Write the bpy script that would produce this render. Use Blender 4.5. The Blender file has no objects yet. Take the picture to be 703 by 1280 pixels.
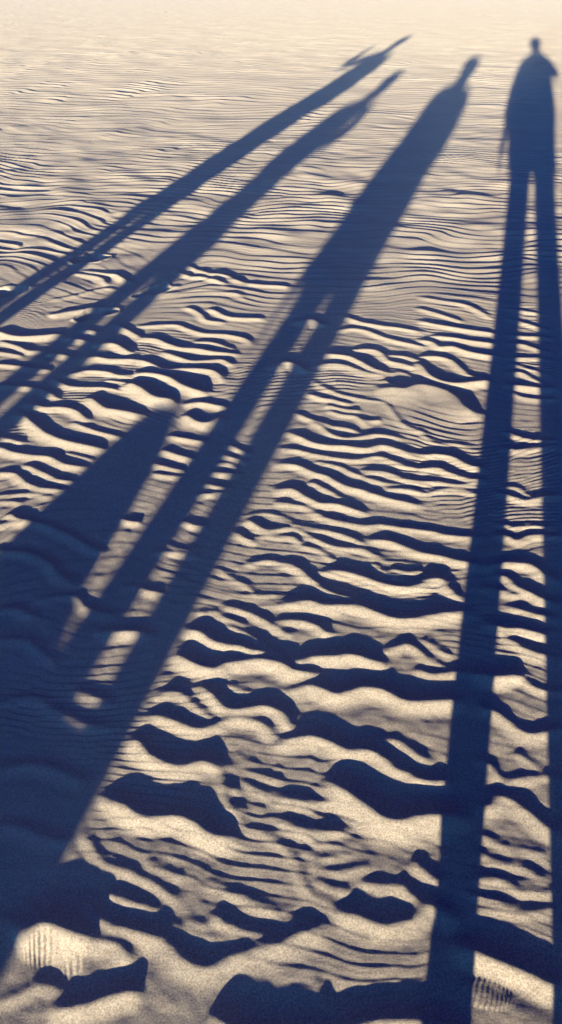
import bpy, bmesh, math, random
import numpy as np
from mathutils import Vector, Matrix

# ------------------------------------------------------------------ scene
scn = bpy.context.scene
COL = scn.collection
R = math.radians
rng = np.random.default_rng(11)

# ------------------------------------------------------------------ camera
F, CX, CY = 1065.0, 351.5, 640.0        # focal length in pixels of a 703 x 1280 photograph
HOR = -66.0                             # row of the horizon
CAM_H = 1.60
PIT = math.atan((CY - HOR) / F)         # downward pitch
cp, sp = math.cos(PIT), math.sin(PIT)

def ground(px, py):
    """photo pixel -> point of the (flat) ground"""
    u = (np.asarray(px, float) - CX) / F
    v = (np.asarray(py, float) - CY) / F
    k = CAM_H / (sp + v * cp)
    return u * k, (cp - v * sp) * k

def pixel(x, y):
    d = y * cp + CAM_H * sp
    return CX + F * x / d, CY + F * (CAM_H * cp - y * sp) / d

cam_d = bpy.data.cameras.new('camera')
cam = bpy.data.objects.new('camera', cam_d)
COL.objects.link(cam)
cam.location = (0, 0, CAM_H)
cam.rotation_euler = (math.pi / 2 - PIT, 0, 0)
cam_d.sensor_fit = 'VERTICAL'
cam_d.angle = 2 * math.atan(640.0 / F)
cam_d.clip_start = 0.02
cam_d.clip_end = 8000
scn.camera = cam

# ------------------------------------------------------------------ sun
ALPHA = math.atan((672.0 - CX) / (F * cp + (CY - HOR) * sp))   # light travels towards this bearing (right of +Y)
TAN_E = 0.081
ELEV = math.atan(TAN_E)
DIR = Vector((math.sin(ALPHA), math.cos(ALPHA), 0))
travel = Vector((DIR.x * math.cos(ELEV), DIR.y * math.cos(ELEV), -math.sin(ELEV)))

sun_d = bpy.data.lights.new('sun', 'SUN')
sun_d.energy = 5.0
sun_d.angle = R(0.42)
sun_d.color = (1.0, 0.925, 0.76)
sun = bpy.data.objects.new('sun', sun_d)
COL.objects.link(sun)
sun.location = (-3, -12, 6)
sun.rotation_euler = travel.to_track_quat('-Z', 'Y').to_euler()

world = bpy.data.worlds.new('World')
scn.world = world
world.use_nodes = True
wt = world.node_tree
wt.nodes.clear()
sky = wt.nodes.new('ShaderNodeTexSky')
sky.sky_type = 'NISHITA'
sky.sun_disc = False
sky.sun_elevation = ELEV
sky.sun_rotation = math.atan2(-DIR.x, -DIR.y)
sky.air_density = 1.0
sky.dust_density = 4.0
sky.ozone_density = 8.0
bg = wt.nodes.new('ShaderNodeBackground')
bg.inputs['Strength'].default_value = 0.026
wo = wt.nodes.new('ShaderNodeOutputWorld')
tint = wt.nodes.new('ShaderNodeMix'); tint.data_type = 'RGBA'; tint.blend_type = 'MULTIPLY'
tint.inputs['Factor'].default_value = 1.0
tint.inputs['B'].default_value = (.40, 1.22, 1.35, 1)      # deep blue evening sky
gam = wt.nodes.new('ShaderNodeGamma'); gam.inputs['Gamma'].default_value = 2.3     # stronger fall-off from the sunset side to the east
wt.links.new(sky.outputs[0], gam.inputs['Color'])
wt.links.new(gam.outputs[0], tint.inputs['A'])
wt.links.new(tint.outputs['Result'], bg.inputs[0])
wt.links.new(bg.outputs[0], wo.inputs[0])

vs = scn.view_settings
vs.view_transform = 'Standard'
vs.look = 'None'
vs.exposure = 2.48
vs.gamma = 1.0
vs.use_curve_mapping = False

# ------------------------------------------------------------------ sand fields
NY, NX, DX = 1024, 768, 0.015           # a periodic tile of simulated wind ripples
LAM = 0.112

def tile_noise(lam, seed):
    """smooth periodic noise of unit deviation on the tile, feature size lam"""
    r = np.random.default_rng(seed)
    k1 = np.fft.fftfreq(NY, DX)[:, None]
    k2 = np.fft.rfftfreq(NX, DX)[None, :]
    k = np.sqrt(k1 ** 2 + k2 ** 2)
    f = np.fft.rfft2(r.standard_normal((NY, NX))) * np.exp(-(k * lam) ** 2 * 1.2)
    o = np.fft.irfft2(f, s=(NY, NX))
    return (o / o.std()).astype(np.float32)

def simulate():
    """anisotropic Swift-Hohenberg pattern: rows of ripples with forks and ends"""
    ky = 2 * np.pi * np.fft.fftfreq(NY, DX)[:, None]
    kx = 2 * np.pi * np.fft.rfftfreq(NX, DX)[None, :]
    k0 = 2 * np.pi / LAM
    q2 = (kx ** 2 + ky ** 2) / k0 ** 2
    sig = 0.32 - (q2 - 1) ** 2 - 0.55 * (kx / k0) ** 2
    h = 0.25 * rng.standard_normal((NY, NX))
    fh = np.fft.rfft2(h)
    dt = 0.8
    den = 1 - dt * sig
    den[den < 0.4] = 0.4
    for i in range(95):
        fh = (fh + dt * np.fft.rfft2(0.35 * h * h - h ** 3)) / den
        h = np.fft.irfft2(fh, s=(NY, NX))
    h /= h.std() * 1.4142
    # twice the samples
    fh = np.fft.rfft2(h)
    big = np.zeros((NY * 2, NX + 1), complex)
    m = NX // 2
    big[:NY // 2, :m] = fh[:NY // 2, :m]
    big[-NY // 2:, :m] = fh[-NY // 2:, :m]
    return (np.fft.irfft2(big, s=(NY * 2, NX * 2)) * 4).astype(np.float32)

RIP = simulate()
ND = tile_noise(0.055, 4)
NA, NB, NC = tile_noise(0.9, 1), tile_noise(0.9, 2), tile_noise(0.28, 3)

def sample(img, x, y, step):
    """periodic bilinear look-up"""
    fx, fy = x / step, y / step
    ix, iy = np.floor(fx), np.floor(fy)
    tx, ty = (fx - ix).astype(np.float32), (fy - iy).astype(np.float32)
    n0, n1 = img.shape
    ix = ix.astype(np.int64) % n1; iy = iy.astype(np.int64) % n0
    jx = (ix + 1) % n1; jy = (iy + 1) % n0
    a = img[iy, ix] * (1 - tx) + img[iy, jx] * tx
    b = img[jy, ix] * (1 - tx) + img[jy, jx] * tx
    return a * (1 - ty) + b * ty

def rot(x, y, deg):
    c, s = math.cos(R(deg)), math.sin(R(deg))
    return c * x - s * y, s * x + c * y

def ripples(x, y, scale=1.0, deg=8.0, lean=0.010, ox=0.0, oy=0.0, ax=1.0, warp=1.0):
    """leaning wind ripples, -1..1, crests across y, steep side away from the camera"""
    wx = x + 0.05 * sample(NA, x, y, DX) + 0.014 * warp * sample(NC, x, y, DX) + ox
    wy = y + 0.08 * sample(NB, x, y, DX) + 0.016 * warp * sample(NC, x + 4, y + 3, DX) + oy
    u, v = rot(wx, wy, deg)
    u, v = u / (scale * ax), v / scale
    f = sample(RIP, u, v, DX / 2)
    f = sample(RIP, u, v - lean * f, DX / 2)
    return f

def smooth(a, b, t):
    t = np.clip((t - a) / (b - a), 0, 1)
    return t * t * (3 - 2 * t)

# ---- crests of the large near ripples: (length of the shadow each throws in photo rows, points left to right)
CRESTS = [
 (15, .9, [(342,462),(350,455),(360,453),(372,457),(384,466)]),  # this and the next replace two footprints, shaped to catch light between the legs
 (12, .9, [(370,404),(380,399),(392,399),(404,406)]),
 (46, 1, [(120,1004),(132,1000),(155,1006),(176,1019),(198,1021),(221,1019),(241,1027),(258,1040),(283,1046),(303,1039)]),
 (8, 1.6, [(296,1042),(303,1039),(318,1037),(336,1044),(352,1056),(372,1077),(384,1110),(410,1125),(425,1139),(440,1143)]),
 (36, 1.3, [(417,1132),(425,1139),(452,1146),(477,1156),(492,1154),(512,1149),(524,1140),(532,1130),(550,1136),(570,1148),(585,1152)]),
 (46, 1.1, [(108,1120),(113,1132),(120,1145),(140,1155),(160,1160),(176,1165),(196,1171),(213,1180)]),
 (36, 1.7, [(190,1170),(213,1180),(226,1195),(243,1207),(258,1210),(276,1202),(296,1192),(323,1185),(352,1177),(377,1165),(402,1157),(417,1145)]),
 (10, 1, [(585,1145),(592,1140),(612,1135),(640,1139),(667,1139),(690,1135),(712,1133)]),
 (62, .8, [(560,1176),(584,1186),(627,1202),(660,1216),(687,1230),(712,1236)]),
 (84, 1, [(262,1262),(290,1285),(330,1300),(380,1300),(420,1292)]),
 (60, 1, [(400,1296),(440,1284),(480,1276),(520,1276),(560,1284),(590,1300)]),
 (14, 1, [(392,1222),(398,1232),(402,1247),(415,1258),(435,1268),(450,1285)]),
 (14, .8, [(-8,1256),(25,1243),(45,1232),(60,1231),(72,1237),(80,1248)]),
 (48, .9, [(60,1266),(84,1260),(110,1255),(135,1246),(158,1240),(180,1240)]),
 (95, .9, [(14,1176),(30,1164),(44,1158),(57,1154),(75,1160),(100,1168),(122,1174)]),
 (44, .9, [(70,1160),(100,1168),(125,1175),(147,1180),(157,1190),(159,1208)]),
 (24, 1, [(130,1112),(137,1116),(155,1124),(178,1131),(193,1135),(205,1134)]),
 (14, 1, [(104,1036),(107,1045),(117,1060),(130,1078),(155,1087),(176,1096),(191,1102),(208,1115),(230,1130)]),
 (10, 1, [(180,1074),(188,1078),(210,1090),(232,1098)]),
 (12, 1, [(262,1098),(268,1103),(301,1120),(331,1133),(356,1138)]),
 (24, 1, [(264,1140),(271,1145),(288,1157),(311,1165),(340,1168)]),
 (10, 1, [(232,1147),(245,1154),(266,1160)]),
 (8, 1, [(205,1147),(213,1151),(241,1165),(276,1172),(326,1174),(346,1172)]),
 (18, 1, [(346,992),(352,997),(377,1001),(402,1002),(420,995)]),
 (17, 1, [(348,1025),(355,1028),(372,1035),(402,1041),(444,1034)]),
 (6, 1, [(385,1052),(427,1055),(455,1049)]),
 (9, 1, [(372,1064),(402,1071),(442,1066)]),
 (11, 1, [(385,1077),(407,1088),(437,1087),(466,1081)]),
 (15, 1, [(392,1098),(417,1110),(442,1113)]),
 (12, 1, [(448,1101),(477,1107),(506,1105)]),
 (26, 1, [(498,1102),(504,1108),(520,1122),(532,1134)]),
 (5, 1, [(456,1116),(475,1140),(488,1150)]),
 (8, 1, [(338,1137),(352,1137),(369,1133)]),
 (6, 1, [(342,1153),(372,1150)]),
 (58, 1.3, [(406,968),(414,975),(434,990),(459,1007),(477,1020),(497,1025),(512,1022),(528,1019),(552,1018),(575,1022),(592,1030)]),
 (26, 1.2, [(486,950),(494,959),(512,967),(528,974),(550,976),(570,974)]),
 (20, .8, [(515,1072),(527,1085),(543,1097),(560,1104)]),
 (12, 1.2, [(622,980),(632,978),(652,972),(677,969),(692,971),(710,978)]),
 (26, 1.6, [(592,1014),(600,1010),(615,1004),(627,994),(652,1007),(677,1027),(692,1038),(710,1050)]),
 (7, 1, [(596,1038),(602,1042),(627,1057),(660,1063),(690,1070)]),
 (10, 1, [(590,1063),(600,1067),(627,1077),(652,1082),(672,1095),(690,1100)]),
 (14, 1, [(588,1098),(597,1098),(627,1100),(647,1110),(667,1114),(705,1115)]),
 (6, 1, [(648,1098),(667,1107),(676,1109)]),
 (12, 1, [(584,1114),(592,1118),(627,1128),(650,1136)]),
 # rows 640-960
 (13, 1, [(308,646),(314,650),(331,661),(352,660),(367,655)]),
 (5, 1, [(304,645),(311,643),(331,641),(352,645),(369,651)]),
 (8, 1, [(288,664),(296,666),(311,673),(322,680)]),
 (8, 1, [(311,673),(318,671),(331,669),(352,670),(362,669)]),
 (9, 1, [(306,704),(318,702),(336,700),(352,702)]),
 (5, 1, [(270,708),(276,712),(290,722),(306,730),(324,745)]),
 (4, 1, [(300,742),(326,744),(350,742)]),
 (12, 1, [(272,755),(281,757),(301,762),(326,772),(352,787),(366,796)]),
 (9, 1, [(246,764),(253,764),(273,765),(283,772),(314,783)]),
 (15, 1, [(280,778),(286,782),(311,792),(336,810),(358,824)]),
 (28, .9, [(230,784),(238,786),(251,790),(266,800),(283,805),(301,807),(316,812),(342,815)]),
 (32, 1, [(212,814),(223,817),(236,825),(251,832),(271,835),(283,828),(306,825),(331,824),(352,829),(367,837),(390,840),(406,838)]),
 (4, .7, [(258,806),(268,818),(280,828)]),
 (30, 1, [(250,850),(258,859),(276,880),(291,886),(311,884),(331,882),(352,890),(362,905),(370,918)]),
 (6, 1, [(282,855),(311,865),(320,866)]),
 (14, 1, [(190,875),(196,872),(208,866),(226,866),(238,875),(256,890),(272,903)]),
 (23, .9, [(172,905),(181,900),(196,895),(216,900),(233,907),(251,910),(271,905),(281,899),(301,898),(326,901),(336,910),(352,925)]),
 (34, 1.2, [(340,926),(352,927),(367,922),(392,920),(414,927),(434,937),(459,937),(477,945),(492,958),(500,966)]),
 (36, 1.2, [(166,915),(172,924),(181,936),(191,945),(213,955),(231,956),(251,951),(266,954),(276,966)]),
 (11, 1.2, [(268,955),(276,966),(281,985),(286,1003),(301,1022),(308,1037)]),
 (16, .9, [(276,978),(290,986),(303,984)]),
 (12, .9, [(284,1003),(300,1011),(312,1009)]),
 (9, 1, [(298,972),(326,988),(352,999)]),
 (8, 1, [(304,960),(330,970),(356,976)]),
 (6, 1, [(292,942),(318,951)]),
 (5, 1, [(271,957),(300,955),(328,953)]),
 (11, 1, [(382,634),(392,640),(412,648),(434,652),(459,656),(477,655),(502,659),(527,662),(542,664),(559,668),(590,671),(610,668)]),
 (15, 1, [(455,676),(462,675),(477,674),(492,677),(512,685),(528,690),(552,695),(577,701),(610,708)]),
 (9, 1, [(361,655),(367,658),(390,670),(410,680),(427,684),(452,686),(472,695),(490,704)]),
 (8, 1, [(345,648),(352,650),(369,655),(390,659),(414,663),(437,671),(466,684)]),
 (9, 1, [(340,672),(352,669),(367,670),(378,680)]),
 (6, 1, [(374,680),(402,688),(420,702)]),
 (15, 1, [(340,704),(352,703),(367,706),(380,715),(392,725),(405,735),(425,743),(455,747)]),
 (21, 1, [(395,714),(402,713),(427,713),(447,718),(462,723),(482,730),(507,733),(525,731),(535,725),(543,722),(553,724),(561,735),(575,747),(592,750)]),
 (10, .8, [(466,702),(470,705),(482,715),(502,722),(512,729)]),
 (10, .8, [(486,709),(510,715),(530,711)]),
 (26, 1.2, [(340,756),(352,754),(372,752),(390,751),(407,756),(440,755),(459,760),(477,767),(500,773),(528,771),(547,767),(572,764),(600,762)]),
 (15, 1, [(340,778),(352,776),(367,775),(385,777),(402,785),(412,796)]),
 (28, 1, [(362,831),(372,827),(390,821),(414,820),(440,818),(464,824),(488,832)]),
 (14, 1, [(476,818),(487,812),(502,806),(514,806),(527,814),(540,832)]),
 (15, 1, [(520,832),(527,837),(540,842),(565,840),(590,838)]),
 (7, 1, [(520,810),(552,830),(562,834)]),
 (10, 1, [(528,798),(555,815),(566,818)]),
 (31, 1.2, [(355,860),(369,860),(387,856),(402,860),(419,867),(434,865),(452,859),(472,860),(490,867),(507,875),(528,876),(547,875),(565,874),(590,876)]),
 (14, .9, [(468,926),(477,925),(492,925),(507,932),(528,947),(545,955)]),
 (13, 1, [(612,668),(624,669),(634,670),(647,675),(662,670),(682,669),(710,672)]),
 (8, 1, [(612,652),(627,655),(644,659),(664,657),(700,660)]),
 (18, 1, [(600,708),(621,705),(640,703),(664,706),(684,720),(700,728)]),
 (18, .9, [(612,716),(622,718),(634,722),(644,732),(662,740),(682,750),(705,758)]),
 (14, .9, [(600,735),(619,737),(637,740),(650,747)]),
 (11, .9, [(638,757),(644,760),(660,765),(682,770),(705,776)]),
 (21, .9, [(600,776),(617,780),(632,785),(647,785),(667,790),(690,796)]),
 (15, 1.2, [(620,784),(627,790),(640,800),(652,808),(667,815),(690,821),(708,826)]),
 (34, .9, [(585,842),(612,844),(627,845),(644,844),(655,849)]),
 (12, 1, [(640,843),(650,846),(657,850),(672,860),(690,864),(710,866)]),
 (20, 1.3, [(590,880),(607,885),(624,892),(637,902),(650,912),(667,917),(692,912),(710,908)]),
 (15, 1, [(592,946),(602,951),(615,957),(622,968),(628,978)]),
 (8, 1, [(645,938),(650,942),(667,955),(684,960)]),
 # under the dark shadows at the left
 (14, 1, [(-12,656),(40,652),(80,665),(110,682),(132,692)]),
 (16, 1, [(-12,689),(30,690),(60,702),(75,720),(100,735)]),
 (14, 1, [(40,750),(90,745),(110,760),(145,771)]),
 (16, 1, [(-12,800),(30,800),(50,815),(75,832)]),
 (18, 1, [(-12,764),(20,762),(45,772)]),
 (20, 1.2, [(118,792),(132,790),(176,790),(188,800)]),
 (18, 1, [(88,862),(100,866),(125,873),(140,880)]),
 (18, 1.2, [(-12,880),(40,872),(70,888),(110,905),(150,910)]),
 (20, 1.2, [(-12,962),(40,955),(80,965),(112,980)]),
 (22, 1.2, [(-12,1030),(30,1035),(60,1048),(90,1050)]),
 (16, 1, [(10,640),(24,648),(40,650)]),
 (12, 1, [(150,735),(168,733),(186,738),(206,742)]),
 (10, 1, [(188,690),(206,689),(240,692),(252,696)]),
 (8, .8, [(206,676),(220,684),(240,687),(248,680)]),
 (10, .9, [(150,645),(160,650),(178,652)]),
 (10, .9, [(226,650),(244,656),(262,656)]),
 # rows 320-640
 (15, 1, [(340,613),(352,611),(367,611),(382,620),(400,628),(420,629),(440,635),(462,642)]),
 (8, 1, [(340,628),(352,628),(372,630),(392,637),(404,645)]),
 (12, 1, [(338,581),(352,579),(372,581),(390,589),(410,595),(427,605),(452,612),(477,620),(502,626),(535,632)]),
 (8, 1, [(386,600),(410,612),(430,624)]),
 (6, 1, [(392,575),(422,582),(440,590),(460,597),(485,604),(506,606)]),
 (8, 1, [(340,559),(352,560),(367,561),(390,566),(415,571),(445,574),(470,570),(490,575),(507,582),(535,586)]),
 (9, 1, [(448,588),(477,589),(497,595),(512,600),(536,604)]),
 (9, 1, [(480,611),(507,611),(535,616)]),
 (12, 1, [(354,538),(362,540),(377,546),(390,552),(410,556),(432,557),(457,560),(477,556),(495,560),(512,566),(530,568)]),
 (8, 1, [(384,524),(402,532),(415,542),(432,547),(452,545),(472,542),(492,545),(508,551)]),
 (7, 1, [(366,514),(385,522),(402,527),(417,532),(437,535),(454,543)]),
 (6, 1, [(408,510),(427,517),(447,520),(462,533)]),
 (7, 1, [(446,522),(462,525),(478,524)]),
 (7, 1, [(380,490),(402,497),(420,500),(442,506)]),
 (7, 1, [(406,505),(434,511),(453,512)]),
 (8, 2, [(388,459),(397,457),(415,455),(435,457),(452,463),(470,467),(485,466)]),
 (9, 1, [(480,472),(488,479),(500,483),(515,480),(520,474)]),
 (3, 1, [(480,468),(490,466),(502,465),(515,470),(519,478)]),
 (19, 3.4, [(468,484),(490,484),(507,485),(527,480),(552,485),(570,495),(580,507),(600,522)]),
 (5, 1.5, [(384,472),(407,485),(427,493),(457,499),(482,503),(492,515),(507,532),(528,540),(537,550),(552,555),(570,555),(600,562)]),
 (11, 1.1, [(400,440),(407,442),(435,445),(452,452),(467,460),(488,466)]),
 (8, 1, [(436,438),(450,436),(465,436),(477,440),(487,450),(507,455),(526,461)]),
 (6, 1, [(414,414),(422,412),(440,410),(459,413),(477,420),(492,424),(528,432),(540,430)]),
 (7, 1, [(482,443),(507,445),(532,453)]),
 (6, 1, [(424,392),(432,395),(452,402),(477,407),(502,410),(532,416)]),
 (7, 1, [(520,400),(527,401),(542,405),(565,409),(590,413),(625,417)]),
 (7, 1, [(536,419),(565,422),(590,426),(625,430)]),
 (9, 1, [(520,423),(527,424),(542,428),(549,433),(567,433),(582,438),(607,443),(630,445)]),
 (9, 1, [(520,446),(527,445),(547,445),(565,450),(577,460),(587,468),(604,470)]),
 (15, 1, [(521,449),(527,457),(537,468),(552,475),(572,478),(602,475),(620,474)]),
 (5, 1, [(520,384),(547,392),(565,398),(580,403)]),
 (5, 1, [(520,370),(552,376),(572,379),(590,385),(616,399)]),
 (14, 1, [(520,569),(547,568),(565,571),(587,582),(612,586)]),
 (12, 1, [(520,586),(545,585),(562,591),(585,598),(612,600)]),
 (9, 1, [(520,603),(547,602),(572,606),(600,602)]),
 (6, 1, [(520,619),(552,612),(570,612),(600,618)]),
 (4, 1, [(630,387),(645,388),(677,393),(690,394)]),
 (6, 1, [(630,398),(642,400),(677,410),(690,413)]),
 (6, 1, [(630,418),(655,420),(677,421),(695,424)]),
 (6, 1, [(630,428),(640,429),(657,431),(677,438),(695,441)]),
 (6, 1, [(630,448),(640,447),(677,448),(695,452)]),
 (5, 1, [(632,454),(645,456),(677,466),(690,470)]),
 (7, 1, [(630,466),(640,465),(652,465),(662,471),(677,478),(690,481)]),
 (12, 1.3, [(628,479),(638,480),(657,482),(678,484),(700,483)]),
 (6, 1.3, [(634,486),(640,488),(652,495),(677,498),(700,497)]),
 (9, 1, [(628,538),(637,541),(657,548),(678,550),(700,549)]),
 (10, 1.4, [(620,560),(634,561),(652,562),(677,558),(705,555)]),
 (7, 1, [(624,607),(633,609),(647,610),(662,620),(676,624)]),
 (12, 1, [(615,614),(630,617),(645,622),(660,625),(680,621),(705,618)]),
 (9, 1, [(168,420),(176,422),(196,424),(211,430),(226,434),(248,435),(271,439),(302,441)]),
 (6, 1, [(166,408),(176,407),(201,406),(221,406),(236,411),(256,416),(283,417),(306,422),(316,430)]),
 (6, 1, [(240,427),(266,427),(294,436)]),
 (8, 1, [(202,438),(221,445),(238,450),(258,450),(278,449),(292,457)]),
 (11, 1, [(166,448),(176,450),(191,455),(206,461),(231,460),(256,461),(271,465),(279,477)]),
 (18, 1, [(164,466),(176,466),(196,467),(213,472),(226,480),(241,486),(262,491)]),
 (24, 1, [(158,476),(176,485),(191,495),(206,498),(222,497)]),
 (10, 1, [(228,506),(251,503),(286,509)]),
 (14, 1.4, [(230,516),(246,526),(263,527),(280,518)]),
 (8, 1, [(208,543),(230,547),(262,553)]),
 (10, 1, [(200,560),(220,567),(244,574)]),
 (9, 1, [(188,577),(210,583),(234,588)]),
 (8, 1, [(190,590),(210,593),(230,595)]),
 (8, 1, [(282,554),(296,560),(316,569)]),
 (8, 1, [(274,567),(292,572),(312,577)]),
 (6, .8, [(268,578),(288,579),(300,586)]),
 (10, 1, [(260,588),(282,591),(304,592)]),
 (9, 1, [(248,602),(270,607),(292,610)]),
 (9, 1, [(238,619),(262,616),(290,614)]),
 (5, 1, [(218,336),(225,340),(238,345),(258,347),(287,356)]),
 (3, 2.4, [(184,372),(200,368),(226,365),(251,362),(288,365),(310,373)]),
 (6, 1, [(260,384),(266,387),(283,395),(301,397),(334,397)]),
 (5, 1, [(230,382),(251,392),(258,400),(285,403)]),
 (4, 1, [(308,354),(330,356),(352,357),(362,358)]),
 (5, 1, [(226,329),(258,340),(283,344),(305,353)]),
 (6, 1.6, [(88,343),(95,341),(107,342),(127,347),(133,356)]),
 (6, 1, [(100,336),(107,337),(135,342),(147,344),(164,354)]),
 (3, 2, [(62,376),(80,372),(100,368),(130,360),(152,362)]),
 (9, 1.3, [(62,395),(72,392),(95,388),(116,385),(128,388)]),
 (12, 1, [(-12,413),(0,415),(20,420),(50,419),(84,415)]),
 (7, 1, [(-2,425),(22,432),(37,438),(60,437)]),
 (5, 1, [(-12,439),(0,440),(30,444)]),
 (7, 1, [(-12,454),(0,455),(25,457),(40,460),(66,462)]),
 (8, 1, [(98,411),(112,412),(126,415)]),
 (8, 1, [(80,422),(96,423),(112,427)]),
 (8, 1, [(56,440),(74,442),(92,446)]),
 (8, 1, [(-8,480),(11,482),(36,484),(58,489),(74,500)]),
 (10, 1, [(114,431),(130,429),(145,430),(164,442)]),
 (7, 1, [(140,403),(160,412),(176,422)]),
 (9, 1, [(94,449),(102,448),(120,446),(140,449),(176,449)]),
 (9, 1, [(72,468),(80,468),(100,465),(108,463),(130,464),(150,469),(170,468)]),
 (8, 1, [(64,470),(71,475),(85,482),(108,484),(130,484),(155,489)]),
 (6, 1, [(132,474),(160,479),(176,485)]),
 (11, 1, [(28,502),(37,504),(55,509),(77,509),(97,514),(110,527)]),
 (16, 1.3, [(110,494),(115,498),(130,509),(145,512),(162,515),(180,520)]),
 (15, 1.2, [(16,512),(22,516),(32,521),(45,532),(60,542),(82,550),(105,555),(135,561)]),
 (7, 1, [(88,526),(117,537),(148,545),(160,548)]),
 (8, 1, [(-12,544),(0,546),(30,553)]),
 (12, 1.2, [(-12,556),(0,559),(20,565),(42,568),(62,570),(82,579),(115,584)]),
 (10, 1, [(28,578),(55,590),(72,598),(98,602)]),
 (11, 1.1, [(-12,589),(0,590),(20,591),(30,600),(50,609),(90,612)]),
 (7, 1, [(-12,621),(0,619),(37,616),(70,621)]),
 (5, 1, [(80,564),(100,569),(120,575)]),
 (6, 1, [(-12,627),(15,626),(30,630)]),
]

# ---- height map of the near patch on a fine square grid
GX0, GX1, GY0, GY1, GS = -3.0, 3.0, 0.30, 5.8, 0.004
gx = np.arange(GX0, GX1, GS); gy = np.arange(GY0, GY1, GS)
HM = np.zeros((len(gy), len(gx)), np.float32)
TR = HM.copy()

def resample(pts, step):
    """Catmull-Rom through the points, even steps"""
    P = np.vstack([2 * pts[0] - pts[1], pts, 2 * pts[-1] - pts[-2]])
    out = []
    for i in range(1, len(P) - 2):
        p0, p1, p2, p3 = P[i - 1], P[i], P[i + 1], P[i + 2]
        n = max(2, int(np.hypot(*(p2 - p1)) / step))
        t = np.linspace(0, 1, n, endpoint=False)[:, None]
        out.append(0.5 * (2 * p1 + (p2 - p0) * t + (2 * p0 - 5 * p1 + 4 * p2 - p3) * t ** 2 + (3 * p1 - p0 - 3 * p2 + p3) * t ** 3))
    out.append(P[-2][None])
    return np.vstack(out)

def raise_crest(s, wide, pts):
    px = np.array(pts, float)
    mid = px[len(px) // 2]
    y1 = ground(mid[0], mid[1] - s)[1]
    a = 0.0
    for _ in range(4):                       # the height that throws a shadow of that length from a raised crest
        y0 = ground(mid[0], mid[1])[1] * (1 - a / CAM_H)
        a = min(0.034, 0.0010 + 0.84 * TAN_E * (y1 - y0))
    X, Y = ground(px[:, 0], px[:, 1])
    W = resample(np.stack([X, Y], 1) * (1 - 0.9 * a / CAM_H), 0.008)
    n = len(W)
    T = np.gradient(W, axis=0)
    T /= np.hypot(T[:, 0], T[:, 1])[:, None] + 1e-9
    q = np.linspace(0, 1, n)
    taper = np.minimum(1, np.minimum(q, 1 - q) / 0.16)
    amp = a * (taper * (2 - taper))
    Ls, Ll = a / 0.46 * (0.35 + 0.65 * wide) + 0.007, a / 0.46 + 0.005
    m = 3.6 * max(Ls, Ll)
    i0, i1 = np.searchsorted(gx, [W[:, 0].min() - m, W[:, 0].max() + m])
    j0, j1 = np.searchsorted(gy, [W[:, 1].min() - m, W[:, 1].max() + m])
    if i1 <= i0 or j1 <= j0: return
    XX, YY = np.meshgrid(gx[i0:i1], gy[j0:j1])
    XX = XX.astype(np.float32); YY = YY.astype(np.float32)
    best = np.full(XX.shape, 1e9, np.float32); idx = np.zeros(XX.shape, np.int32)
    for k in range(n):
        d = (XX - W[k, 0]) ** 2 + (YY - W[k, 1]) ** 2
        u = d < best
        best[u] = d[u]; idx[u] = k
    d = np.sqrt(best)
    tx, ty = T[idx, 0], T[idx, 1]
    side = (XX - W[idx, 0]) * (-ty) + (YY - W[idx, 1]) * tx      # > 0 on the far, lee side
    sg = np.clip(side / (d + 1e-6), -1, 1)
    L = Ls + (Ll - Ls) * (0.5 + 0.5 * sg)
    h = amp[idx] * np.exp(-((d / L) ** 1.55))
    sub = HM[j0:j1, i0:i1]
    lee = np.maximum(sg, 0); sto = np.maximum(-sg, 0)
    tr = -amp[idx] * (0.16 * lee * np.exp(-((d - 2.4 * Ll) / (1.3 * Ll)) ** 2) + 0.22 * sto * np.exp(-((d - 1.9 * Ls) / (0.8 * Ls)) ** 2) / wide)
    TR[j0:j1, i0:i1] = np.minimum(TR[j0:j1, i0:i1], tr)
    # ridges merge: the higher one wins, the lower one adds a little
    hi, lo = np.maximum(sub, h), np.minimum(sub, h)
    HM[j0:j1, i0:i1] = hi + 0.06 * lo

for s, w, pts in CRESTS:
    raise_crest(s, w, pts)

def blur(a, sig):
    n = int(3 * sig / GS) + 1
    k = np.exp(-0.5 * (np.arange(-n, n + 1) * GS / sig) ** 2); k /= k.sum()
    b = np.pad(a, ((n, n), (0, 0)), mode='edge')
    a = sum(w * b[i:i + a.shape[0]] for i, w in enumerate(k))
    b = np.pad(a, ((0, 0), (n, n)), mode='edge')
    return sum(w * b[:, i:i + a.shape[1]] for i, w in enumerate(k)).astype(np.float32)

HM = blur(HM + TR * np.exp(-HM / 0.010), 0.0060)

def hm(x, y):
    fx = np.clip((x - GX0) / GS, 0, len(gx) - 1.001); fy = np.clip((y - GY0) / GS, 0, len(gy) - 1.001)
    ix = fx.astype(int); iy = fy.astype(int); tx = fx - ix; ty = fy - iy
    v = (HM[iy, ix] * (1 - tx) + HM[iy, ix + 1] * tx) * (1 - ty) + (HM[iy + 1, ix] * (1 - tx) + HM[iy + 1, ix + 1] * tx) * ty
    return v * ((x > GX0) & (x < GX1) & (y > GY0) & (y < GY1))

# ---- footprints: centre pixel, half width, half length (m), heading (deg from +Y), depth (m)
PRINTS = [
 (108, 322, .085, .10, 40, .034),
 (197, 362, .060, .085, 30, .032), (120, 394, .050, .10, 40, .030), (12, 366, .070, .13, 50, .034),
]

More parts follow.
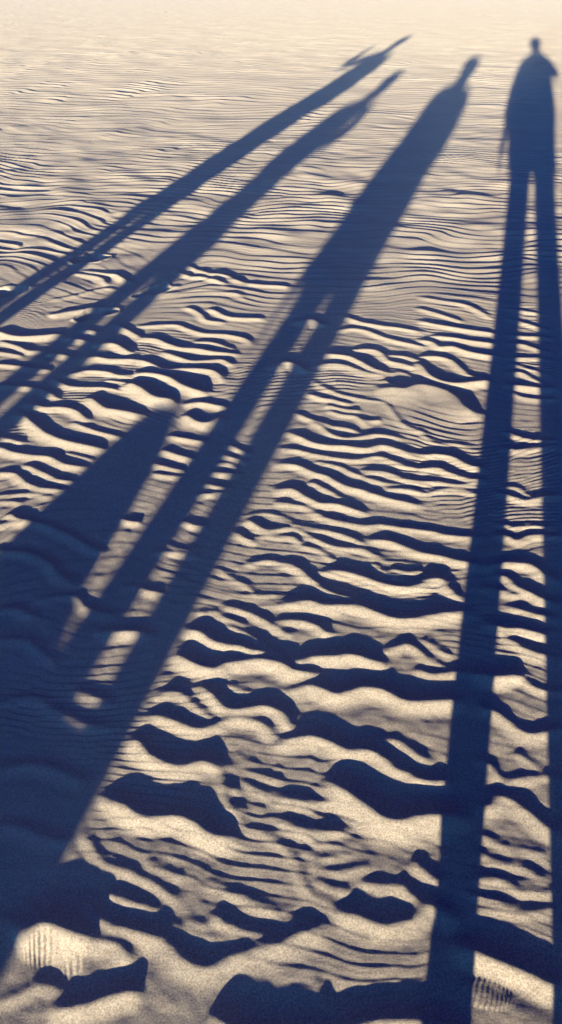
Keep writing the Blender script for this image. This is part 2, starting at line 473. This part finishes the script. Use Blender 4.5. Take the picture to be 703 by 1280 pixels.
def height(x, y):
    px, py = pixel(x, np.maximum(y, -0.6))
    # where the traced crests carry the surface
    near = smooth(292, 345, py) * smooth(1345, 1300, py) * smooth(-70, -18, px) * smooth(775, 722, px)
    near = np.where(y < 0.3, 0, near)
    r1 = ripples(x, y)
    wl = smooth(-.05, -.30, x / np.maximum(np.hypot(x, y), .1) + 0.05 * sample(NA, x + 5, y, DX)) * smooth(12, 8, y)
    r1 = r1 * (1 - wl) + 1.15 * wl * ripples(x, y, 1.2, 20, 0.016, 3.3, 6.1, 0.62)
    patch = sample(NA, x * 0.7 + 3, y * 0.7, DX)
    patch2 = sample(NB, x * 1.3 + 1, y * 1.3 + 5, DX)
    dist = np.hypot(x, y)
    left = smooth(3.2, -1.5, x / np.maximum(dist, .1) * 10) # the rougher ground lies to the left
    amp = 0.0017 * (1 + 0.5 * np.clip(sample(NC, x * .6, y * .6, DX), -1.2, 1.2)) * (1 + 0.28 * np.clip(patch, -1.6, 1.8)) * (1 + 0.55 * left * smooth(14, 5, y))
    amp = amp * (0.95 + 0.05 * smooth(9, 5, y))
    amp = np.maximum(amp, 0.0009)
    back = smooth(-14, -2, y) + 0 * x
    r3 = ripples(x, y, 1.9, 6, 0.010, 7.7, 2.2, 0.8)
    fy = smooth(8.0, 13.0, y)
    r1 = r1 * (1 - fy) + 2.6 * r3 * fy
    far = amp * r1 * (1 - near * smooth(325, 415, py))
    tr = hm(x, y)
    # fine ripples in the flats between the big crests
    fine = ripples(x, y, 0.27, 6, 0.012, 1.3, 2.1, 0.55, .25)
    fmask = np.clip(0.55 + 0.5 * patch2, 0, 1) * np.exp(-np.maximum(tr, 0) / 0.005)
    fine = fine * (0.00034 + .00060 * smooth(1.5, 3.4, y)) * (0.6 + 0.5 * np.clip(sample(NC, x + 2, y + 1, DX), -1, 1.4)) * fmask * smooth(7.5, 4.5, y) * smooth(-1, .2, y)
    mid = ripples(x, y, 0.50, 12, 0.012, 4.3, 1.1, 0.7, .4) * 0.0004 * smooth(.9, 2.0, y) * np.clip(0.5 + 0.6 * patch, 0.1, 1.2) * near * np.exp(-np.maximum(tr, 0) / 0.008)
    hum = (0.0009 + .0022 * smooth(4.2, 5.2, y)) * sample(NC, x, y, DX) * smooth(13, 6, y)
    big = 0.003 * patch2 * smooth(40, 18, y) * smooth(0.5, 6, y)
    z = tr * near + far + fine + mid + hum * (0.5 + 0.5 * smooth(4, 6, y)) + big
    z = z + 0.00022 * sample(ND, x, y, DX) * smooth(6, 2.5, y) + 0.00012 * sample(ND, x * 2.3 + 1, y * 2.3, DX) * smooth(4, 2, y)
    # trodden hollows
    for cx_, cy_, hw, hl, head, dep in PRINTS:
        gx_, gy_ = ground(cx_, cy_)
        dx, dy = x - gx_, y - gy_
        m = (np.abs(dx) < .4) & (np.abs(dy) < .4)
        if not m.any(): continue
        c, s = math.cos(R(head)), math.sin(R(head))
        a, b = (dx * c - dy * s), (dx * s + dy * c)
        r = np.sqrt((a / hw) ** 2 + (b / hl) ** 2) + 0.26 * sample(NC, x * 1.9, y * 1.9, DX) + 0.09 * sample(ND, x * .8, y * .8, DX)
        pit = -dep * .8 * smooth(1.30, 0.35, r)
        rim = 0.005 * np.exp(-((r - 1.22) / 0.16) ** 2)
        z = z * np.where(m, 1 - 0.5 * smooth(1.2, .7, r), 1) + np.where(m, pit + rim, 0)
    # two shoe prints at the bottom of the view
    def sole(z, poly_c, hw, hl, head, dep, lines, pitch, deg, rise):
        gx_, gy_ = ground(*poly_c)
        dx, dy = x - gx_, y - gy_
        c, s = math.cos(R(head)), math.sin(R(head))
        a, b = (dx * c - dy * s), (dx * s + dy * c)
        r = (np.abs(a / hw) ** 2.5 + np.abs(b / hl) ** 2.5) ** (1 / 2.5) + 0.16 * sample(NC, x * 2.7 + 2, y * 2.7, DX)
        inside = smooth(1.25, 0.70, r)
        dx = dx + .012 * (sample(NC, x * 1.5, y * 1.5, DX)); q = (dx * math.cos(R(deg)) + dy * math.sin(R(deg))) / pitch
        tread = (0.5 + 0.5 * np.cos(2 * np.pi * q))
        lm = np.ones_like(x) if lines is None else smooth(lines[0], lines[0] + .008, b) * smooth(lines[1], lines[1] - .008, b)
        keep = 1 - 0.10 * inside
        return z * keep + inside * (-dep + rise * b / hl + 0.0011 * tread * lm)
    z = sole(z, (56, 1188), .036, .034, 20, 0, None, .0088, 14, .0)
    z = sole(z, (94, 1207), .030, .022, -30, 0, None, .0072, 28, .0)
    z = sole(z, (606, 1242), .042, .022, 8, 0, None, .0088, -12, .0)
    return z

# ---- the sheet: rows packed as the eye sees them, out to the horizon
rows_px = np.concatenate([np.arange(1345, 330, -0.85), np.arange(330, 120, -0.55), np.arange(120, -14, -0.36)])
rows_y = ground(np.full(len(rows_px), CX), rows_px)[1]
rows_y = np.concatenate([[-3000, -800, -200, -60, -30, -15], np.arange(-12, -1, .25), np.arange(-1, rows_y[0] - .004, .012), rows_y,
                         rows_y[-1] * np.geomspace(1.01, 1.6, 60), [70, 100, 160, 300, 700, 1500, 4000]])
tc = np.linspace(-1.06, 1.06, 760)
sd = np.concatenate([np.linspace(1.068, 2.2, 170), np.geomspace(2.25, 6, 60), [9, 16, 40, 120, 400, 1500]])
tt = np.concatenate([-sd[::-1], tc, sd])
half = np.where(rows_y > -.5, CX / F * (np.maximum(rows_y, -.5) * cp + CAM_H * sp), .17 + 0 * rows_y)
half = np.maximum(half, 0.30)
VX = half[:, None] * tt[None, :]
VY = np.repeat(rows_y[:, None], len(tt), 1)
VZ = np.zeros_like(VX)
inn = (np.abs(VX) < 40) & (VY > -12) & (VY < 70)
VZ[inn] = height(VX[inn], VY[inn])
nr, nc = VX.shape
me = bpy.data.meshes.new('sand_ground')
co = np.stack([VX, VY, VZ], -1).astype(np.float32).reshape(-1)
me.vertices.add(nr * nc)
me.vertices.foreach_set('co', co)
ii = np.arange(nr * nc, dtype=np.int32).reshape(nr, nc)
quads = np.stack([ii[:-1, :-1], ii[:-1, 1:], ii[1:, 1:], ii[1:, :-1]], -1).reshape(-1)
nq = len(quads) // 4
me.loops.add(len(quads)); me.loops.foreach_set('vertex_index', quads)
me.polygons.add(nq)
me.polygons.foreach_set('loop_start', np.arange(0, nq * 4, 4, dtype=np.int32))
me.polygons.foreach_set('loop_total', np.full(nq, 4, np.int32))
me.polygons.foreach_set('use_smooth', np.ones(nq, bool))
me.update(calc_edges=True)
print('sheet', nr, nc)

# ------------------------------------------------------------------ materials
def new_mat(name):
    m = bpy.data.materials.new(name); m.use_nodes = True
    nt = m.node_tree
    b = nt.nodes['Principled BSDF']
    return m, nt, b

def sand_material():
    m, nt, b = new_mat('sand')
    N = nt.nodes.new; Lk = nt.links.new
    geo = N('ShaderNodeNewGeometry')
    def noise(scale, detail=2, rough=.5):
        n = N('ShaderNodeTexNoise'); n.inputs['Scale'].default_value = scale
        n.inputs['Detail'].default_value = detail; n.inputs['Roughness'].default_value = rough
        Lk(geo.outputs['Position'], n.inputs['Vector']); return n
    grain = noise(240, 4, .85)
    patch = noise(2.2, 4, .6)
    r = N('ShaderNodeValToRGB')
    e = r.color_ramp.elements
    e[0].position = .36; e[0].color = (.205, .165, .110, 1)
    e[1].position = .64; e[1].color = (.545, .455, .328, 1)
    Lk(grain.outputs['Fac'], r.inputs['Fac'])
    r2 = N('ShaderNodeValToRGB')
    r2.color_ramp.elements[0].position = .3; r2.color_ramp.elements[0].color = (.90, .89, .88, 1)
    r2.color_ramp.elements[1].position = .7; r2.color_ramp.elements[1].color = (1, 1, 1, 1)
    Lk(patch.outputs['Fac'], r2.inputs['Fac'])
    mx = N('ShaderNodeMix'); mx.data_type = 'RGBA'; mx.blend_type = 'MULTIPLY'; mx.inputs['Factor'].default_value = 1
    Lk(r.outputs['Color'], mx.inputs['A']); Lk(r2.outputs['Color'], mx.inputs['B'])
    Lk(mx.outputs['Result'], b.inputs['Base Color'])
    b.inputs['Roughness'].default_value = .9
    b.inputs['Specular IOR Level'].default_value = .12
    b.inputs['Diffuse Roughness'].default_value = 0.25
    g2 = noise(300, 2, .7)
    bp = N('ShaderNodeBump'); bp.inputs['Strength'].default_value = 1.0; bp.inputs['Distance'].default_value = .00030
    Lk(g2.outputs['Fac'], bp.inputs['Height'])
    Lk(bp.outputs['Normal'], b.inputs['Normal'])
    return m

def cloth(name, col, scale=180, rough=.85, var=.25):
    m, nt, b = new_mat(name)
    N = nt.nodes.new; Lk = nt.links.new
    t = N('ShaderNodeTexCoord')
    n = N('ShaderNodeTexNoise'); n.inputs['Scale'].default_value = scale; n.inputs['Detail'].default_value = 3
    Lk(t.outputs['Object'], n.inputs['Vector'])
    r = N('ShaderNodeValToRGB')
    r.color_ramp.elements[0].position = .3; r.color_ramp.elements[0].color = tuple(c * (1 - var) for c in col) + (1,)
    r.color_ramp.elements[1].position = .7; r.color_ramp.elements[1].color = tuple(min(1, c * (1 + var)) for c in col) + (1,)
    Lk(n.outputs['Fac'], r.inputs['Fac']); Lk(r.outputs['Color'], b.inputs['Base Color'])
    b.inputs['Roughness'].default_value = rough
    bp = N('ShaderNodeBump'); bp.inputs['Distance'].default_value = .002; bp.inputs['Strength'].default_value = .4
    Lk(n.outputs['Fac'], bp.inputs['Height']); Lk(bp.outputs['Normal'], b.inputs['Normal'])
    return m

M_SAND = sand_material()
M_SKIN = cloth('skin', (.46, .28, .20), 60, .5, .08)
M_HAIR = cloth('hair', (.05, .032, .02), 300, .6, .4)
M_DENIM = cloth('denim', (.05, .075, .13))
M_JACKET = cloth('jacket_cloth', (.10, .12, .10))
M_COAT = cloth('coat_wool', (.12, .07, .06))
M_KHAKI = cloth('khaki_cloth', (.22, .18, .12))
M_GREY = cloth('grey_cloth', (.13, .13, .14))
M_SHOE = cloth('shoe_leather', (.06, .045, .035), 80, .6)
M_BLACK = cloth('dark_plastic', (.03, .03, .035), 50, .4, .1)
M_BAG = cloth('bag_canvas', (.07, .09, .12), 260, .85, .3)

ground_o = bpy.data.objects.new('sand_ground', me)
COL.objects.link(ground_o)
me.materials.append(M_SAND)
ground_o['kind'] = 'structure'

# ------------------------------------------------------------------ people (they stand beside and behind the camera)
def link(name, mesh, mat, parent=None):
    o = bpy.data.objects.new(name, mesh)
    COL.objects.link(o)
    if mat: mesh.materials.append(mat)
    if parent: o.parent = parent
    for p in mesh.polygons: p.use_smooth = True
    return o

def skin_obj(name, verts, edges, radii, mat, parent, levels=2):
    m = bpy.data.meshes.new(name)
    m.from_pydata([tuple(v) for v in verts], edges, [])
    o = link(name, m, mat, parent)
    sm = o.modifiers.new('skin', 'SKIN'); sm.use_smooth_shade = True
    sv = m.skin_vertices
    if not sv:
        bm = bmesh.new(); bm.from_mesh(m); bm.verts.layers.skin.verify(); bm.to_mesh(m); bm.free()
        sv = m.skin_vertices
    for i, r in enumerate(radii):
        sv[0].data[i].radius = (r, r) if not isinstance(r, tuple) else r
        sv[0].data[i].use_root = (i == 0)
    ss = o.modifiers.new('subdivision', 'SUBSURF'); ss.levels = levels; ss.render_levels = levels
    return o

def loft(rings, seg=28, cap=True):
    """rings: (centre, half width, half depth) up the axis -> closed mesh"""
    bm = bmesh.new(); R_ = []
    for c, a, b in rings:
        R_.append([bm.verts.new((c[0] + a * math.cos(2 * math.pi * k / seg), c[1] + b * math.sin(2 * math.pi * k / seg), c[2])) for k in range(seg)])
    for i in range(len(R_) - 1):
        for k in range(seg):
            bm.faces.new((R_[i][k], R_[i][(k + 1) % seg], R_[i + 1][(k + 1) % seg], R_[i + 1][k]))
    if cap:
        bm.faces.new(R_[0][::-1]); bm.faces.new(R_[-1])
    m = bpy.data.meshes.new('loft'); bm.to_mesh(m); bm.free()
    return m

def person(label, foot, H, stance, arms, head=1.0, lean=0.0, leg=0.72, coat=None, trousers=M_DENIM, top=M_JACKET, hair_len=0, hair=M_HAIR, fat=1.0, group='people whose shadows stretch over the sand'):
    """figure facing +Y in its own frame (turned to the light's bearing); arms: list of elbow/hand points for left and right"""
    root = bpy.data.objects.new('person', None)
    COL.objects.link(root)
    root.location = (foot[0], foot[1], 0)
    root.rotation_euler = (0, 0, -ALPHA)
    root['label'] = label; root['category'] = 'person'; root['group'] = group
    s = H / 1.75
    V, E, RD = [], [], []
    def v(p, r, par=None):
        V.append(((p[0] + lean * max(0, p[2] - .85) / .8) * s, p[1] * s, p[2] * s)); RD.append((r[0] * s, r[1] * s) if isinstance(r, tuple) else r * s)
        if par is not None: E.append((par, len(V) - 1))
        return len(V) - 1
    f = fat
    pelvis = v((0, 0, .93), (.135 * f, .10))
    waist = v((0, .01, 1.08), (.125 * f, .09), pelvis)
    chest = v((0, .01, 1.27), (.155 * f, .105), waist)
    collar = v((0, 0, 1.41), (.085, .065), chest)
    neck = v((0, .005, 1.49), .052, collar)
    skull0 = v((0, .02, 1.57), (.058, .068), neck)
    skull = v((0, .015, 1.65), (.076 * head, .092 * head), skull0)
    crown = v((0, .005, 1.715), (.055, .065), skull)
    hands = []
    for sd_, (elbow, wrist) in zip((-1, 1), arms):
        sh = v((sd_ * .165, -.005, 1.385), .058, collar)
        sh2 = v((sd_ * .195, -.005, 1.33), .052, sh)
        el = v(elbow, .040, sh2)
        wr = v(wrist, .027, el)
        hands.append((wr, elbow, wrist, sd_))
    for sd_ in (-1, 1):
        hip = v((sd_ * .085, 0, .86), .092 * f, pelvis)
        kx = sd_ * (.07 + stance * .5)
        kn = v((kx, .015, .48), .060, hip)
        cf = v((sd_ * (.072 + stance * .75), -.01, .33), .056, kn)
        an = v((sd_ * (.075 + stance), -.01, .09), .040, cf)
        v((sd_ * (.085 + stance), .12, .035), .033, an)
    # hands: palm, four curled fingers, a thumb
    for wr, elbow, wrist, sd_ in hands:
        d = (Vector(wrist) - Vector(elbow)).normalized()
        across = d.cross(Vector((sd_, 0, 0.001)))
        if across.length < .2: across = Vector((0, 0, 1))
        across.normalize(); inward = across.cross(d).normalized()
        if inward.x * sd_ > 0: inward = -inward
        w = Vector(wrist)
        palm = v(w + d * .050, (.030, .018), wr)
        knuck = v(w + d * .085, (.032, .014), palm)
        for j, ln in enumerate((.070, .080, .075, .058)):
            off = (j - 1.5) * .019
            a1 = v(w + d * .100 + across * off, .0088, knuck)
            a2 = v(w + d * (.100 + ln * .5) + across * off * 1.05 + inward * .010, .0080, a1)
            v(w + d * (.100 + ln * .85) + across * off * 1.05 + inward * .030, .0070, a2)
        t1 = v(w + d * .055 + across * -.038 + inward * .010, .0110, palm)
        v(w + d * .088 + across * -.052 + inward * .024, .0090, t1)
    skin_obj('body', V, E, RD, M_SKIN, root)
    # face and hair
    def blob(name, c, r, mat, par=root):
        bm = bmesh.new(); bmesh.ops.create_icosphere(bm, subdivisions=3, radius=1)
        for q in bm.verts:
            q.co = Vector((c[0] + lean + q.co.x * r[0], c[1] + q.co.y * r[1], c[2] + q.co.z * r[2])) * s
        m = bpy.data.meshes.new(name); bm.to_mesh(m); bm.free()
        return link(name, m, mat, par)
    hr = blob('hair', (0, -.012, 1.672), (.088 * head, .103 * head, .092 * head), hair)
    if hair_len:
        m = loft([((lean * s, -.062 * s, (1.70 - hair_len) * s), .060 * s, .022 * s), ((lean * s, -.07 * s, 1.50 * s), .092 * s, .035 * s), ((lean * s, -.05 * s, 1.62 * s), .098 * s, .055 * s), ((lean * s, -.02 * s, 1.70 * s), .070 * s, .06 * s)])
        link('hair', m, hair, root)
    for sd_ in (-1, 1):
        blob('eye', (sd_ * .030, .094, 1.640), (.012, .008, .008), M_BLACK)
        blob('ear', (sd_ * .080, .01, 1.630), (.010, .022, .032), M_SKIN)
    blob('nose', (0, .112, 1.605), (.013, .018, .022), M_SKIN)
    blob('mouth', (0, .098, 1.568), (.024, .008, .006), M_COAT)
    # shoes
    for sd_ in (-1, 1):
        x = sd_ * (.080 + stance)
        m = loft([((x * s, .03 * s, 0), .048 * s, .135 * s), ((x * s, .03 * s, .03 * s), .050 * s, .137 * s), ((x * s, .02 * s, .06 * s), .046 * s, .110 * s), ((x * s, -.03 * s, .11 * s), .044 * s, .055 * s)])
        link('shoe', m, M_SHOE, root)
    # trouser legs and sleeves follow the limbs
    TV, TE, TR = [], [], []
    def tv(p, r, par=None):
        TV.append(((p[0] + lean * max(0, p[2] - .85) / .8) * s, p[1] * s, p[2] * s)); TR.append((r[0] * s, r[1] * s) if isinstance(r, tuple) else r * s)
        if par is not None: TE.append((par, len(TV) - 1))
        return len(TV) - 1
    p0 = tv((0, 0, .95), (.150 * f, .115))
    for sd_ in (-1, 1):
        h_ = tv((sd_ * (.085 + stance * .4), 0, .84), .100 * f * min(1, leg + .1), p0)
        k_ = tv((sd_ * (.08 + stance * .8), .012, .48), .074 * leg, h_)
        tv((sd_ * (.085 + stance), -.008, .09), .052 * (leg + 1) / 2, k_)
    skin_obj('trousers', TV, TE, TR, trousers, root)
    JV, JE, JR = [], [], []
    def jv(p, r, par=None):
        JV.append(((p[0] + lean * max(0, p[2] - .85) / .8) * s, p[1] * s, p[2] * s)); JR.append((r[0] * s, r[1] * s) if isinstance(r, tuple) else r * s)
        if par is not None: JE.append((par, len(JV) - 1))
        return len(JV) - 1
    a0 = jv((0, .01, 1.10), (.160 * f, .118))
    jv((0, .01, .86), (.165 * f, .122), a0)
    a1 = jv((0, .01, 1.28), (.180 * f, .128), a0)
    a2 = jv((0, 0, 1.42), (.085, .075), a1)
    for sd_, (elbow, wrist) in zip((-1, 1), arms):
        b0 = jv((sd_ * .168, -.005, 1.385), .072, a2)
        b1 = jv((sd_ * .200, -.005, 1.32), .066, b0)
        b2 = jv(elbow, .070, b1)
        wv = Vector(elbow).lerp(Vector(wrist), .93)
        jv(wv, .062, b2)
    skin_obj('jacket', JV, JE, JR, top, root)
    if coat:
        rings, mat = coat
        link('coat', loft([((cx_, .005, z_), hw_, hd_) for z_, cx_, hw_, hd_ in rings]), mat, root)
    return root

def foot_at(w, l):
    """w metres right of the sun line through the camera's foot, l metres along it"""
    return (w * DIR.y + l * DIR.x, -w * DIR.x + l * DIR.y)

HALF = {
 'P': [(.66, 0, .205, .13), (.80, -.015, .235, .14), (.95, -.02, .275, .14), (1.10, -.015, .265, .14), (1.25, 0, .245, .14), (1.34, 0, .215, .13), (1.42, .01, .155, .11), (1.48, .01, .10, .08)],
 'C': [(.64, -.03, .16, .13), (.70, -.02, .18, .14), (.80, .0, .195, .14), (.92, .025, .185, .14), (1.05, .045, .165, .13), (1.20, .07, .16, .12), (1.30, .08, .14, .10), (1.37, .075, .085, .08)],
 'B': [(.63, .0, .125, .12), (.67, .0, .125, .12), (.74, -.02, .125, .12), (.86, -.015, .11, .11), (.98, .0, .105, .11), (1.10, .02, .105, .10), (1.17, .05, .08, .08)],
 'A': [(.57, -.02, .13, .12), (.75, .0, .115, .12), (.90, .04, .105, .12), (1.05, .07, .11, .12), (1.20, .07, .13, .12), (1.36, .06, .15, .12), (1.46, .06, .12, .10), (1.52, .055, .07, .07)],
}
def coat_of(key):
    return HALF[key]

person('person standing furthest right, one arm hanging, the other elbow raised to the face', foot_at(.214, 20.95 - 1.72 / TAN_E), 1.72, .036,
       [((-.26, .0, 1.10), (-.285, .03, .84)), ((.335, .04, 1.24), (.12, .24, 1.47))], coat=(coat_of('P'), M_JACKET), trousers=M_DENIM, top=M_JACKET, fat=1.1, head=1.32, leg=1.0)
person('person in a long coat to the knees standing second from the right', foot_at(-.855, 16.75 - 1.64 / TAN_E), 1.64, .022,
       [((-.17, .0, 1.10), (-.22, .03, .78)), ((.20, .0, 1.10), (.15, .10, .95))], coat=(coat_of('C'), M_COAT), top=M_COAT, trousers=M_GREY, hair_len=.28, lean=.07, head=1.5, leg=.95)
person('short person in a skirted coat standing second from the left, one elbow out', foot_at(-1.90, 14.57 - 1.45 / TAN_E), 1.45, .036,
       [((-.20, -.02, 1.12), (-.12, .12, 1.0)), ((.20, -.02, 1.25), (.10, .14, 1.15))], coat=(coat_of('B'), M_KHAKI), top=M_KHAKI, trousers=M_DENIM, hair_len=.2, lean=.12, head=1.3, leg=.8)
person('tall person standing furthest left with one arm bent up beside the head', foot_at(-2.493, 21.06 - 1.80 / TAN_E), 1.80, -.022,
       [((-.30, .0, 1.30), (-.36, .05, 1.46)), ((.20, .0, 1.10), (.16, .08, .90))], coat=(coat_of('A'), M_GREY), top=M_GREY, trousers=M_KHAKI, lean=.05)

# phone held behind the lens
def tagged(o, label, cat):
    o['label'] = label; o['category'] = cat
    return o

# unseen bag, added and shaped to cast the short dark shadow at the left
def added_bag():
    bx, by = foot_at(-1.26, 3.07 - .38 / TAN_E)
    root = bpy.data.objects.new('added_bag', None); COL.objects.link(root)
    root.location = (bx, by, 0); root.rotation_euler = (0, 0, -ALPHA)
    tagged(root, 'added bag shape out of view, made to cast the short broad shadow', 'added_bag')
    prof = [(0, -.17, .41, .18), (.03, -.19, .43, .20), (.12, -.19, .43, .20), (.20, -.18, .455, .18), (.222, -.17, .46, .17), (.240, -.16, .44, .15), (.252, -.15, .28, .14),
            (.285, -.14, .19, .14), (.31, -.125, .175, .12), (.34, -.09, .145, .10), (.365, -.06, .105, .07), (.38, -.02, .07, .03)]
    body = link('added_bag_body', loft([(((lo + hi) / 2, 0, z), (hi - lo) / 2, d) for z, lo, hi, d in prof], 40), M_BAG, root)
    link('added_bag_pocket', loft([((0, .17, z), a, .07) for z, a in ((.03, .12), (.05, .14), (.14, .13), (.17, .10))]), M_BAG, root)
    for sx in (-.10, .10):
        V = [(sx, -.17, .08), (sx * 1.3, -.23, .14), (sx * 1.2, -.21, .24), (sx * .6, -.10, .33)]
        skin_obj('added_bag_strap', V, [(0, 1), (1, 2), (2, 3)], [(.018, .006)] * 4, M_BLACK, root, 1)
    return root
added_bag()

# ------------------------------------------------------------------ evening air
def haze():
    bm = bmesh.new(); bmesh.ops.create_cube(bm, size=1)
    for v in bm.verts:
        v.co = Vector((v.co.x * 120, 20 + v.co.y * 90, 0.6 + v.co.z * 3.4))
    m = bpy.data.meshes.new('haze'); bm.to_mesh(m); bm.free()
    o = bpy.data.objects.new('haze', m); COL.objects.link(o); o['kind'] = 'stuff'
    mt = bpy.data.materials.new('haze'); mt.use_nodes = True
    nt = mt.node_tree; nt.nodes.clear()
    vol = nt.nodes.new('ShaderNodeVolumePrincipled'); out = nt.nodes.new('ShaderNodeOutputMaterial')
    vol.inputs['Color'].default_value = (.82, .95, 1.0, 1); vol.inputs['Density'].default_value = .0030
    nt.links.new(vol.outputs[0], out.inputs['Volume'])
    m.materials.append(mt)
haze()
